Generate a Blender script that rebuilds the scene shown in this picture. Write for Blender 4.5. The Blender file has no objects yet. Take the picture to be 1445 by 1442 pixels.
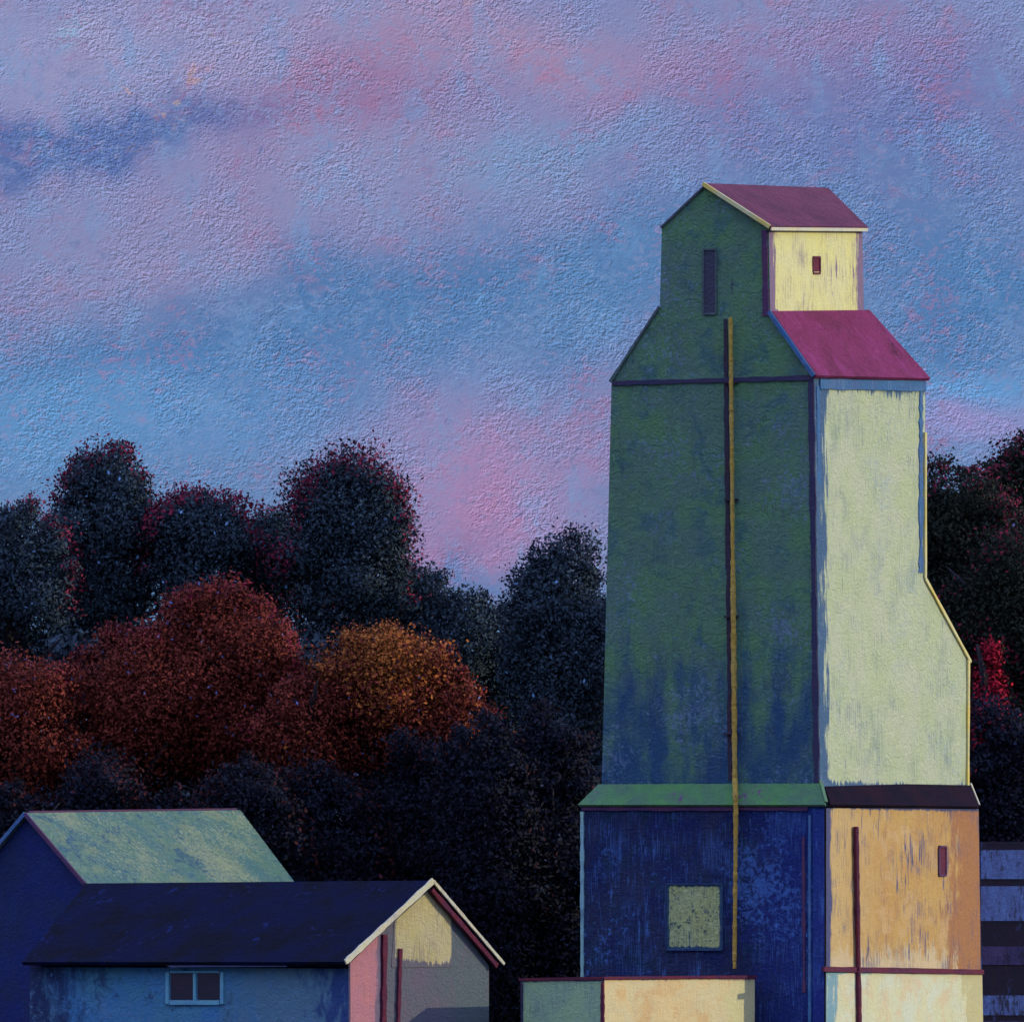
import bpy, math, random
import numpy as np
from mathutils import Vector

random.seed(7)
C = bpy.context.scene.collection
SC = bpy.context.scene

# ------------------------------------------------------------------ camera
D = 500.0            # metres from the camera to the elevator's near corner
SC_PX = 46.0         # picture pixels (of 1445) per metre there
F = SC_PX * D        # focal length in those pixels
EYE = 1.74           # eye height
HOR = 1400.0         # picture row of the horizon
cam = bpy.data.cameras.new('camera')
cam.sensor_fit = 'HORIZONTAL'
cam.sensor_width = 36.0
cam.lens = F / 1445.0 * 36.0
cam.shift_y = (HOR - 721.0) / 1445.0
cam.clip_start = 1.0
cam.clip_end = 9000.0
co = bpy.data.objects.new('camera', cam)
co.location = (0, -D, EYE)
co.rotation_euler = (math.pi / 2, 0, 0)
C.objects.link(co)
SC.camera = co

SUN_EL, SUN_AZ = math.radians(18), math.radians(-2)   # azimuth from +x (picture right) towards +y (away)


# ------------------------------------------------------------------ node helpers
class G:
    def __init__(s, tree):
        s.t = tree
        s.n = tree.nodes
        s.l = tree.links

    def set(s, sock, v):
        if isinstance(v, bpy.types.NodeSocket):
            s.l.new(v, sock)
        elif v is not None:
            if hasattr(sock.default_value, '__len__') and not hasattr(v, '__len__'):
                v = (v,) * len(sock.default_value)
            if sock.type == 'RGBA' and len(v) == 3:
                v = (*v, 1)
            sock.default_value = v

    def m(s, op, a, b=None, c=None, clamp=False):
        n = s.n.new('ShaderNodeMath')
        n.operation = op
        n.use_clamp = clamp
        for i, v in enumerate((a, b, c)):
            if v is not None:
                s.set(n.inputs[i], v)
        return n.outputs[0]

    def v(s, op, a, b=None):
        n = s.n.new('ShaderNodeVectorMath')
        n.operation = op
        s.set(n.inputs[0], a)
        if b is not None:
            s.set(n.inputs[1], b)
        return n.outputs[0]

    def xyz(s, x, y, z):
        n = s.n.new('ShaderNodeCombineXYZ')
        for i, v in enumerate((x, y, z)):
            s.set(n.inputs[i], v)
        return n.outputs[0]

    def sep(s, v):
        n = s.n.new('ShaderNodeSeparateXYZ')
        s.set(n.inputs[0], v)
        return n.outputs

    def noise(s, vec, scale=1.0, detail=3.0, rough=0.55, dist=0.0, color=False):
        n = s.n.new('ShaderNodeTexNoise')
        s.set(n.inputs['Vector'], vec)
        n.inputs['Scale'].default_value = scale
        n.inputs['Detail'].default_value = detail
        n.inputs['Roughness'].default_value = rough
        n.inputs['Distortion'].default_value = dist
        return n.outputs['Color' if color else 'Fac']

    def ramp(s, f, lo, hi, a=0.0, b=1.0):
        n = s.n.new('ShaderNodeMapRange')
        n.interpolation_type = 'SMOOTHSTEP'
        s.set(n.inputs[0], f)
        for i, v in enumerate((lo, hi, a, b)):
            s.set(n.inputs[i + 1], v)
        return n.outputs[0]

    def mix(s, f, a, b, mode='MIX'):
        n = s.n.new('ShaderNodeMix')
        n.data_type = 'RGBA'
        n.blend_type = mode
        n.clamp_factor = True
        s.set(n.inputs[0], f)
        s.set(n.inputs[6], a)
        s.set(n.inputs[7], b)
        return n.outputs[2]


def lin(r, g, b):
    f = lambda c: c / 255 / 12.92 if c <= 10 else ((c / 255 + 0.055) / 1.055) ** 2.4
    return (f(r), f(g), f(b))


# ------------------------------------------------------------------ world: dusk sky with broken mauve and blue cloud
SKY_GAIN = 0.87
w = bpy.data.worlds.new('World')
SC.world = w
w.use_nodes = True
w.node_tree.nodes.clear()
g = G(w.node_tree)
tc = g.n.new('ShaderNodeTexCoord').outputs['Generated']
d0 = g.sep(tc)
# angles above / beside the view axis, counted in units of 1/1000 of the focal length
X = g.m('MULTIPLY', d0[0], F / 1000.0)
Z = g.m('MULTIPLY', d0[2], F / 1000.0)
P = g.xyz(X, g.m('MULTIPLY', d0[1], 3.0), Z)
warp = g.noise(P, 3.2, 4, 0.6, 0.4, color=True)
ws = g.sep(g.v('SUBTRACT', warp, (0.5, 0.5, 0.5)))
Xw = g.m('MULTIPLY_ADD', ws[0], 0.42, X)
Zw = g.m('MULTIPLY_ADD', ws[1], 0.30, Z)
brk = g.noise(g.v('MULTIPLY', P, (1, 1, 1.5)), 9.0, 6, 0.68, 0.6)
dab = g.noise(g.v('MULTIPLY', P, (1, 1, 1.2)), 30.0, 5, 0.7, 0.8)


def blob(col, c, px, py, rx, ry, st, tilt=0.0):
    cx, cz = (px - 722.5) / 1000, (HOR - py) / 1000
    dx = g.m('SUBTRACT', Xw, cx)
    dz = g.m('SUBTRACT', Zw, cz)
    if tilt:
        dz = g.m('MULTIPLY_ADD', dx, -tilt, dz)
    q = g.m('ADD', g.m('POWER', g.m('ABSOLUTE', g.m('DIVIDE', dx, rx / 1000)), 2.0),
            g.m('POWER', g.m('ABSOLUTE', g.m('DIVIDE', dz, ry / 1000)), 2.0))
    e = g.m('POWER', 2.718, g.m('MULTIPLY', q, -1.0))
    k = g.m('ADD', g.m('MULTIPLY', brk, 1.3), g.m('MULTIPLY', dab, 0.7))
    return g.mix(g.m('MULTIPLY', g.m('MULTIPLY', e, st), k, clamp=True), c, lin(*col))


c = g.mix(g.ramp(Z, 0.62, 1.2), lin(94, 138, 190), lin(128, 140, 192))
c = blob((156, 156, 202), c, 150, 70, 420, 120, 0.95)
c = blob((158, 142, 188), c, 640, 170, 520, 110, 0.75, 0.1)
c = blob((150, 142, 188), c, 300, 320, 420, 80, 0.75, 0.25)
c = blob((88, 112, 176), c, 90, 205, 440, 36, 1.4, 0.13)
c = blob((140, 190, 226), c, 115, 42, 30, 22, 0.6)
c = blob((178, 140, 176), c, 720, 40, 240, 60, 0.6)
c = blob((176, 118, 156), c, 480, 140, 130, 50, 0.6, 0.15)
c = blob((168, 122, 170), c, 1130, 110, 220, 60, 0.7, -0.1)
c = blob((74, 120, 178), c, 480, 455, 680, 90, 1.3, 0.20)
c = blob((86, 138, 196), c, 260, 540, 460, 80, 1.0, 0.1)
c = blob((104, 160, 206), c, 800, 190, 240, 50, 0.6, 0.2)
c = blob((86, 134, 188), c, 860, 390, 300, 110, 0.8, 0.2)
c = blob((96, 152, 208), c, 60, 585, 300, 80, 0.8)
c = blob((104, 120, 182), c, 1230, 190, 320, 110, 0.8)
c = blob((74, 126, 184), c, 1350, 400, 190, 140, 0.95)
c = blob((98, 160, 220), c, 1400, 520, 130, 45, 0.9)
c = blob((156, 148, 208), c, 1400, 592, 150, 45, 0.95)
c = blob((160, 138, 188), c, 700, 640, 230, 110, 1.0)
c = blob((174, 134, 184), c, 680, 725, 170, 80, 0.85)
c = blob((92, 130, 188), c, 650, 805, 200, 24, 0.8)
# rose and ochre underpainting showing through in broken patches
rose = g.ramp(g.m('ADD', g.m('MULTIPLY', brk, 0.65), g.m('MULTIPLY', dab, 0.35)), 0.535, 0.66)
rose = g.m('MULTIPLY', rose, g.ramp(Z, 0.75, 1.25, 0.18, 0.5))
c = g.mix(rose, c, lin(172, 116, 156))
spk = g.noise(g.v('MULTIPLY', P, (1, 1, 1.4)), 75.0, 5, 0.75, 0.6)
spm = g.noise(P, 6.0, 4, 0.6)
sp1 = g.ramp(g.m('MULTIPLY_ADD', spm, 0.5, spk), 0.78, 0.94)
c = g.mix(g.m('MULTIPLY', sp1, 0.6), c, lin(160, 112, 160))
sp2 = g.ramp(g.m('MULTIPLY_ADD', spm, -0.5, spk), 0.22, 0.40)
c = g.mix(g.m('MULTIPLY', sp2, 0.42), c, lin(128, 158, 208))
sp3 = g.ramp(g.noise(g.v('ADD', P, (3, 1, 2)), 60.0, 6, 0.75, 0.8), 0.53, 0.72)
c = g.mix(g.m('MULTIPLY', sp3, 0.48), c, lin(84, 112, 168))
och = g.noise(P, 5.0, 3, 0.5)
och = g.m('MULTIPLY', g.ramp(och, 0.56, 0.68), g.ramp(dab, 0.58, 0.66))
c = g.mix(g.m('MULTIPLY', och, g.ramp(Z, 1.1, 1.25, 0.0, 0.4)), c, lin(206, 176, 150))
blu = g.ramp(g.noise(g.v('MULTIPLY', P, (1, 1, 0.7)), 16.0, 6, 0.72, 0.5), 0.52, 0.66)
c = g.mix(g.m('MULTIPLY', blu, 0.35), c, lin(110, 160, 214))


# brush ridge heights; their lit and shaded sides are painted into the sky colour
def relief(vec):
    sv = g.sep(vec)
    turn = g.xyz(g.m('MULTIPLY_ADD', sv[2], 0.8, g.m('MULTIPLY', sv[0], 0.75)), sv[1], g.m('MULTIPLY_ADD', sv[0], -0.9, g.m('MULTIPLY', sv[2], 1.6)))
    a = g.noise(turn, 115.0, 6, 0.78, 1.2)
    b = g.noise(g.v('MULTIPLY', vec, (1.0, 1.0, 1.0)), 210.0, 3, 0.7, 0.6)
    return g.m('MULTIPLY_ADD', b, 0.5, a)


r1 = relief(P)
r2 = relief(g.v('ADD', P, (0.0011, 0.0, -0.0015)))
area = g.ramp(g.noise(P, 8.0, 4, 0.65), 0.36, 0.64, 0.15, 1.7)
emb = g.m('MULTIPLY', g.m('SUBTRACT', r1, r2), area)
emb = g.m('MULTIPLY_ADD', emb, -3.3, 1.0)
emb = g.m('MINIMUM', g.m('MAXIMUM', emb, 0.45), 1.6)
c = g.v('MULTIPLY', c, g.xyz(emb, emb, emb))
zen = g.ramp(d0[2], 0.10, 0.55, 1.0, 3.8)      # gain added to the unseen sky overhead to brighten the sunless walls
c = g.v('MULTIPLY', c, g.xyz(zen, zen, zen))
sky = g.n.new('ShaderNodeTexSky')
sky.sky_type = 'NISHITA'
sky.sun_disc = False
sky.sun_elevation = SUN_EL
sky.sun_rotation = math.pi / 2 - SUN_AZ
bg1 = g.n.new('ShaderNodeBackground')
g.set(bg1.inputs[0], sky.outputs[0])
bg1.inputs[1].default_value = 0.004
bg2 = g.n.new('ShaderNodeBackground')
g.set(bg2.inputs[0], c)
bg2.inputs[1].default_value = SKY_GAIN
ad = g.n.new('ShaderNodeAddShader')
g.l.new(bg1.outputs[0], ad.inputs[0])
g.l.new(bg2.outputs[0], ad.inputs[1])
wo = g.n.new('ShaderNodeOutputWorld')
g.l.new(ad.outputs[0], wo.inputs[0])

sl = bpy.data.lights.new('sun', 'SUN')
sl.energy = 2.3
sl.angle = math.radians(0.6)
sl.color = (1.0, 0.89, 0.68)
so = bpy.data.objects.new('sun', sl)
sd = Vector((math.cos(SUN_AZ) * math.cos(SUN_EL), math.sin(SUN_AZ) * math.cos(SUN_EL), math.sin(SUN_EL)))
so.rotation_euler = (-sd).to_track_quat('-Z', 'Y').to_euler()
so.location = (60, -60, 40)
C.objects.link(so)

SC.view_settings.view_transform = 'Standard'
SC.view_settings.look = 'None'
SC.view_settings.exposure = 0.0
SC.view_settings.gamma = 1.0
try:
    SC.view_settings.use_curve_mapping = False
except Exception:
    pass
SC.render.engine = 'CYCLES'
SC.cycles.max_bounces = 3


# ------------------------------------------------------------------ materials
def paint(name, base, alt=None, under=None, wear=0.35, streak=True, bump=0.5, rough=0.55, edge=None, spec=0.35,
          third=None, low=None, fleck=None, fleck_amt=0.5, fleck_scale=5.5, fleck_lo=0.61, grads=()):
    """Thick brushed paint: two mottled colours, an under colour showing through in dry-brush streaks, ridges."""
    m = bpy.data.materials.new(name)
    m.use_nodes = True
    m.node_tree.nodes.clear()
    g = G(m.node_tree)
    tcn = g.n.new('ShaderNodeTexCoord')
    p = tcn.outputs['Object']
    col = base
    if alt:
        n1 = g.noise(p, 0.75, 5, 0.62, 0.5)
        col = g.mix(g.ramp(n1, 0.36, 0.64), base, alt)
    if third:
        n1b = g.noise(g.v('ADD', p, (31, 7, 3)), 1.1, 5, 0.65, 0.4)
        col = g.mix(g.m('MULTIPLY', g.ramp(n1b, 0.5, 0.66), 0.85), col, third)
    if low:    # blends into another colour lower down: (colour, z0, z1)
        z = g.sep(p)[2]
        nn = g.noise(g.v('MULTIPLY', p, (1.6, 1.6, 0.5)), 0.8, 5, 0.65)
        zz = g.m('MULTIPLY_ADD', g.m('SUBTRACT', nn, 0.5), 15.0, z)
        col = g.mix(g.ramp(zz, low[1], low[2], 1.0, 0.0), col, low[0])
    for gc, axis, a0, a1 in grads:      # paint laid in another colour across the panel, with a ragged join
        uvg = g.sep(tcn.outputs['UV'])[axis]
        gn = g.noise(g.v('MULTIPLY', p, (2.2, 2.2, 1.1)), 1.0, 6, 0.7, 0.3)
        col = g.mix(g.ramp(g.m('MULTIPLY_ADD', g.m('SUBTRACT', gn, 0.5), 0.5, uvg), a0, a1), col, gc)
    if under:
        sv = g.v('MULTIPLY', p, (7.0, 7.0, 0.75) if streak else (3.0, 3.0, 3.0))
        n2 = g.noise(sv, 1.0, 6, 0.7, 0.15)
        n3 = g.noise(p, 0.55, 3, 0.5)
        f = g.m('ADD', g.m('MULTIPLY', n2, 0.72), g.m('MULTIPLY', n3, 0.42))
        if edge:   # paint worn along the panel's edges
            uv = g.sep(tcn.outputs['UV'])
            eL, eR, eB, eT = edge
            ds = []
            for val, wd, flip in ((uv[0], eL, 0), (uv[0], eR, 1), (uv[1], eB, 0), (uv[1], eT, 1)):
                if wd > 0:
                    x = g.m('SUBTRACT', 1.0, val) if flip else val
                    ds.append(g.ramp(x, 0.0, wd, 0.30, 0.0))
            for dd in ds:
                f = g.m('ADD', f, dd)
        t = 0.80 - wear * 0.35
        col = g.mix(g.ramp(f, t - 0.02, t + 0.06), col, under)
        if streak:
            n4 = g.noise(g.v('MULTIPLY', p, (32.0, 32.0, 1.3)), 1.0, 5, 0.7, 0.1)
            n5 = g.noise(g.v('ADD', p, (9, 2, 4)), 0.8, 4, 0.6)
            f4 = g.m('ADD', g.m('MULTIPLY', n4, 0.75), g.m('MULTIPLY', n5, 0.45))
            col = g.mix(g.m('MULTIPLY', g.ramp(f4, 0.615, 0.73), 0.7 * min(1.0, wear * 2.6)), col, under)
    if fleck:
        a = g.noise(p, fleck_scale, 5, 0.72, 0.6)
        b = g.noise(g.v('ADD', p, (5, 3, 8)), 0.5, 3, 0.5)
        f = g.m('ADD', g.m('MULTIPLY', a, 0.7), g.m('MULTIPLY', b, 0.42))
        col = g.mix(g.m('MULTIPLY', g.ramp(f, fleck_lo, fleck_lo + 0.09), fleck_amt), col, fleck)
    bs = g.n.new('ShaderNodeBsdfPrincipled')
    g.set(bs.inputs['Base Color'], col)
    bs.inputs['Roughness'].default_value = rough
    bs.inputs['Specular IOR Level'].default_value = spec
    h1 = g.noise(g.v('MULTIPLY', p, (1, 1, 1.2)), 4.2, 7, 0.74, 1.3)
    h2 = g.noise(g.v('MULTIPLY', p, (1, 1, 0.3)), 16.0, 3, 0.6, 0.4)
    bp = g.n.new('ShaderNodeBump')
    bp.inputs['Strength'].default_value = bump
    bp.inputs['Distance'].default_value = 0.38
    g.set(bp.inputs['Height'], g.m('MULTIPLY_ADD', h2, 0.22, h1))
    g.l.new(bp.outputs[0], bs.inputs['Normal'])
    o = g.n.new('ShaderNodeOutputMaterial')
    g.l.new(bs.outputs[0], o.inputs[0])
    return m


def leafmat(name, cols, spec=0.10):
    m = bpy.data.materials.new(name)
    m.use_nodes = True
    m.node_tree.nodes.clear()
    g = G(m.node_tree)
    at_ = g.n.new('ShaderNodeAttribute')
    at_.attribute_name = 'tint'
    r = g.n.new('ShaderNodeValToRGB')
    el = r.color_ramp.elements
    while len(el) < len(cols):
        el.new(0.5)
    for i, (pos, cc) in enumerate(cols):
        el[i].position = pos
        el[i].color = (*cc, 1)
    g.l.new(at_.outputs['Fac'], r.inputs[0])
    bs = g.n.new('ShaderNodeBsdfPrincipled')
    g.l.new(r.outputs[0], bs.inputs['Base Color'])
    bs.inputs['Roughness'].default_value = 0.7
    an = g.n.new('ShaderNodeAttribute')
    an.attribute_name = 'outward'
    ge = g.n.new('ShaderNodeNewGeometry')
    nv = g.v('NORMALIZE', g.v('ADD', g.v('SCALE', an.outputs['Vector']), g.v('SCALE', ge.outputs['Normal'])))
    for nd in g.n:
        if nd.type == 'VECT_MATH' and nd.operation == 'SCALE':
            nd.inputs['Scale'].default_value = 1.0 if nd.inputs[0].links[0].from_node == an else 0.10
    g.l.new(nv, bs.inputs['Normal'])
    bs.inputs['Specular IOR Level'].default_value = spec
    o = g.n.new('ShaderNodeOutputMaterial')
    g.l.new(bs.outputs[0], o.inputs[0])
    return m


M = {}
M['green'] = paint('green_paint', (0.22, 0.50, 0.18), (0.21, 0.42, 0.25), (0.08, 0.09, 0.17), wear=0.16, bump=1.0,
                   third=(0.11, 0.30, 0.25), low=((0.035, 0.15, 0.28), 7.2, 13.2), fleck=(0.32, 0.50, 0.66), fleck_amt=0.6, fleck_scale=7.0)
M['cream'] = paint('cream_paint', (0.61, 0.70, 0.34), (0.66, 0.72, 0.41), (0.07, 0.16, 0.25), wear=0.25, bump=0.6,
                   edge=(0.12, 0.02, 0.03, 0.08), fleck=(0.35, 0.5, 0.55), fleck_amt=0.3)
M['cupola_cream'] = paint('pale_yellow_paint', (0.80, 0.76, 0.24), (0.76, 0.73, 0.30), (0.22, 0.14, 0.20), wear=0.34,
                          bump=0.35, edge=(0.10, 0.10, 0.10, 0.08))
M['roof'] = paint('magenta_roofing', (0.34, 0.04, 0.13), (0.25, 0.03, 0.085), (0.12, 0.015, 0.04), wear=0.3, streak=False, bump=0.8, spec=0.12, third=(0.40, 0.055, 0.19))
M['roof_dull'] = paint('maroon_roofing', (0.27, 0.055, 0.10), (0.20, 0.036, 0.07), (0.22, 0.08, 0.14), wear=0.3, streak=False, bump=1.0, spec=0.12, third=(0.13, 0.03, 0.05))
M['plum'] = paint('plum_roofing', (0.008, 0.005, 0.016), (0.020, 0.006, 0.014), (0.10, 0.11, 0.12), wear=0.25, streak=False, bump=0.6, spec=0.08, rough=0.8)
M['bluetrim'] = paint('blue_trim_paint', (0.04, 0.17, 0.33), (0.06, 0.15, 0.30), (0.3, 0.4, 0.5), wear=0.2, bump=0.5)
M['darktrim'] = paint('dark_violet_trim_paint', (0.03, 0.032, 0.075), (0.05, 0.035, 0.075), bump=0.4)
M['yellowtrim'] = paint('yellow_trim_paint', (0.80, 0.62, 0.12), (0.75, 0.70, 0.30), bump=0.4)
M['paletrim'] = paint('pale_trim_paint', (0.72, 0.66, 0.34), (0.66, 0.66, 0.45), (0.25, 0.12, 0.14), wear=0.2, bump=0.4)
M['maroon'] = paint('maroon_paint', (0.15, 0.011, 0.025), (0.10, 0.010, 0.04), bump=0.5)
M['violet'] = paint('violet_paint', (0.11, 0.035, 0.08), (0.08, 0.03, 0.09), bump=0.4)
M['ochre'] = paint('ochre_rough_metal', (0.98, 0.62, 0.08), (0.98, 0.66, 0.12), (0.30, 0.10, 0.04), wear=0.3, streak=False, bump=0.9)
M['slot'] = paint('dull_slot_paint', (0.13, 0.14, 0.17), (0.13, 0.22, 0.17), bump=0.8)
M['slotpane'] = paint('dull_violet_slot_paint', (0.11, 0.085, 0.13), (0.09, 0.10, 0.13), bump=0.8)
M['umber'] = paint('umber_dark', (0.05, 0.025, 0.035), (0.035, 0.03, 0.05), bump=0.5)
M['skirt'] = paint('grass_green_roofing', (0.13, 0.36, 0.09), (0.12, 0.26, 0.12), (0.20, 0.07, 0.20), wear=0.45, streak=False, bump=0.6)
M['navy'] = paint('navy_paint', (0.010, 0.028, 0.15), (0.035, 0.05, 0.12), (0.10, 0.26, 0.62), wear=0.32, bump=1.0,
                  third=(0.008, 0.05, 0.10), grads=(((0.012, 0.04, 0.26), 0, 0.62, 0.85),), fleck=(0.12, 0.32, 0.78), fleck_amt=0.75)
M['royal'] = paint('royal_blue_paint', (0.012, 0.03, 0.24), (0.02, 0.06, 0.26), (0.10, 0.22, 0.55), wear=0.3, bump=0.7)
M['orange'] = paint('ochre_orange_paint', (0.60, 0.37, 0.085), (0.56, 0.31, 0.07), (0.06, 0.07, 0.16), wear=0.4, bump=0.35,
                    edge=(0.05, 0.0, 0.0, 0.03), third=(0.64, 0.42, 0.16),
                    grads=(((0.63, 0.43, 0.14), 0, 0.42, 0.05), ((0.66, 0.52, 0.25), 1, 0.14, 0.06), ((0.42, 0.18, 0.045), 0, 0.76, 0.84)))
M['rust'] = paint('burnt_orange_paint', (0.40, 0.17, 0.04), (0.42, 0.20, 0.06), (0.3, 0.1, 0.1), wear=0.1, bump=0.35)
M['foundation'] = paint('pale_lime_render', (0.72, 0.70, 0.34), (0.70, 0.74, 0.48), (0.20, 0.38, 0.38), wear=0.12, bump=0.35,
                        edge=(0.16, 0.0, 0.0, 0.04), third=(0.74, 0.60, 0.30), grads=(((0.60, 0.54, 0.22), 0, 0.83, 0.90),))
M['sage'] = paint('sage_green_paint', (0.42, 0.64, 0.29), (0.36, 0.54, 0.31), (0.12, 0.14, 0.22), wear=0.25, bump=0.5,
                  edge=(0.05, 0.04, 0.0, 0.05))
M['sand'] = paint('sand_yellow_paint', (0.80, 0.60, 0.24), (0.74, 0.64, 0.30), (0.30, 0.2, 0.16), wear=0.12, bump=0.35,
                  third=(0.74, 0.48, 0.17), edge=(0.0, 0.0, 0.0, 0.06), grads=(((0.70, 0.64, 0.27), 0, 0.80, 0.90),))
M['hatch'] = paint('lime_hatch_paint', (0.86, 0.93, 0.28), (0.80, 0.90, 0.34), (0.06, 0.16, 0.22), wear=0.4, bump=0.9, fleck=(0.03, 0.14, 0.16), fleck_amt=0.9, fleck_scale=8.0, fleck_lo=0.575,
                   edge=(0.10, 0.10, 0.08, 0.08))
M['hatchframe'] = paint('hatch_frame_paint', (0.03, 0.08, 0.16), (0.02, 0.05, 0.15), bump=0.6)
M['mint'] = paint('mint_trim_paint', (0.35, 0.62, 0.42), (0.3, 0.55, 0.5), (0.05, 0.1, 0.25), wear=0.4, bump=0.4)
M['barnroof'] = paint('sage_crusted_roofing', (0.16, 0.34, 0.20), (0.12, 0.30, 0.24), (0.06, 0.19, 0.22), wear=0.5, streak=False,
                      bump=1.0, third=(0.30, 0.42, 0.20), fleck=(0.50, 0.58, 0.27), fleck_amt=0.8, fleck_scale=11.0, fleck_lo=0.545)
M['barnwall'] = paint('midnight_blue_board', (0.012, 0.026, 0.13), (0.016, 0.03, 0.09), (0.03, 0.06, 0.2), wear=0.2, bump=0.5, spec=0.15)
M['houseroof'] = paint('navy_roofing', (0.005, 0.010, 0.048), (0.006, 0.008, 0.018), (0.018, 0.035, 0.16), wear=0.34, streak=False, bump=0.8, spec=0.06, rough=0.8)
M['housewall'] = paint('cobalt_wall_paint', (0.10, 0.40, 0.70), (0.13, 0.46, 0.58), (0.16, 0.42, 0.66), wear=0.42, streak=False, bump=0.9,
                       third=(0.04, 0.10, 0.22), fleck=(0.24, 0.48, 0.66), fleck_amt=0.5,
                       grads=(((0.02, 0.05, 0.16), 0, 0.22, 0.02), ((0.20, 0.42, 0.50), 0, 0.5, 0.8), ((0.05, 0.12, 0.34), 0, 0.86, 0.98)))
M['teal'] = paint('pale_teal_paint', (0.18, 0.50, 0.52), (0.14, 0.40, 0.50), bump=0.4)
M['pane'] = paint('dark_glass', (0.02, 0.018, 0.03), (0.035, 0.02, 0.03), rough=0.25, bump=0.15)
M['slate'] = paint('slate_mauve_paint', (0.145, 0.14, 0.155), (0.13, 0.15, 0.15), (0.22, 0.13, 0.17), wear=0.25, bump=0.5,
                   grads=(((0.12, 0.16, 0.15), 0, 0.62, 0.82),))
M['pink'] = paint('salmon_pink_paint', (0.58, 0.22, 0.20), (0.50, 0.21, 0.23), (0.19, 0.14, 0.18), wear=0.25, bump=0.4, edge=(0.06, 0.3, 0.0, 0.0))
M['straw'] = paint('straw_yellow_paint', (0.62, 0.52, 0.20), (0.60, 0.53, 0.26), (0.16, 0.15, 0.16), wear=0.3, bump=0.5, edge=(0.14, 0.06, 0.16, 0.0))
M['cribblue'] = paint('dusty_blue_board', (0.10, 0.19, 0.52), (0.075, 0.12, 0.36), (0.025, 0.03, 0.07), wear=0.55, streak=False, bump=1.0, spec=0.1, fleck=(0.13, 0.22, 0.5))
M['cribmauve'] = paint('dusty_mauve_board', (0.06, 0.045, 0.15), (0.03, 0.03, 0.10), (0.02, 0.015, 0.04), wear=0.5, streak=False, bump=1.0, spec=0.05)
M['cribdark'] = paint('blackened_board', (0.008, 0.009, 0.020), (0.012, 0.009, 0.02), (0.02, 0.03, 0.09), wear=0.4, streak=False, bump=0.5, spec=0.04, rough=0.9)
M['bark'] = paint('bark', (0.022, 0.016, 0.016), (0.012, 0.012, 0.016), bump=0.6)
M['ground'] = paint('dark_earth', (0.020, 0.022, 0.030), (0.030, 0.022, 0.022), bump=0.4)
M['woodcore'] = paint('deep_wood', (0.006, 0.009, 0.014), (0.010, 0.010, 0.016), bump=0.3)

L = {}
L['dark'] = leafmat('dark_leaves', [(0, (0.034, 0.052, 0.062)), (0.6, (0.044, 0.074, 0.086)), (0.9, (0.052, 0.078, 0.112)), (1.0, (0.18, 0.36, 0.55))])
L['black'] = leafmat('black_leaves', [(0, (0.007, 0.009, 0.014)), (0.7, (0.013, 0.017, 0.028)), (0.93, (0.02, 0.025, 0.05)), (1.0, (0.06, 0.08, 0.16))])
L['wine'] = leafmat('wine_leaves', [(0, (0.12, 0.015, 0.032)), (0.6, (0.25, 0.022, 0.05)), (1.0, (0.34, 0.04, 0.09))])
L['rust'] = leafmat('rust_leaves', [(0, (0.09, 0.014, 0.012)), (0.5, (0.21, 0.036, 0.018)), (0.92, (0.27, 0.055, 0.022)), (1.0, (0.18, 0.22, 0.45))])
L['crimson'] = leafmat('crimson_leaves', [(0, (0.11, 0.010, 0.020)), (0.5, (0.25, 0.018, 0.036)), (0.94, (0.20, 0.02, 0.03)), (1.0, (0.14, 0.12, 0.24))])
L['orange'] = leafmat('orange_leaves', [(0, (0.26, 0.06, 0.012)), (0.5, (0.46, 0.14, 0.024)), (0.9, (0.46, 0.16, 0.035)), (1.0, (0.5, 0.26, 0.07))])
L['scarlet'] = leafmat('scarlet_leaves', [(0, (0.28, 0.008, 0.022)), (0.6, (0.50, 0.012, 0.035)), (1.0, (0.55, 0.04, 0.06))])
L['umber'] = leafmat('umber_leaves', [(0, (0.030, 0.008, 0.010)), (0.6, (0.065, 0.014, 0.013)), (1.0, (0.09, 0.02, 0.02))])
L['olive'] = leafmat('olive_black_leaves', [(0, (0.012, 0.016, 0.010)), (0.7, (0.022, 0.032, 0.018)), (1.0, (0.035, 0.045, 0.03))])


# ------------------------------------------------------------------ object helpers
def tag(o, label=None, cat=None, group=None, kind=None):
    if label: o['label'] = label
    if cat: o['category'] = cat
    if group: o['group'] = group
    if kind: o['kind'] = kind
    return o


def thing(name, loc, label, cat, group=None):
    o = bpy.data.objects.new(name, None)
    o.empty_display_size = 0.3
    o.location = loc
    C.objects.link(o)
    return tag(o, label, cat, group)


def origin(o):
    v = Vector((0, 0, 0))
    while o is not None:
        v += o.location
        o = o.parent
    return v


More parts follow.
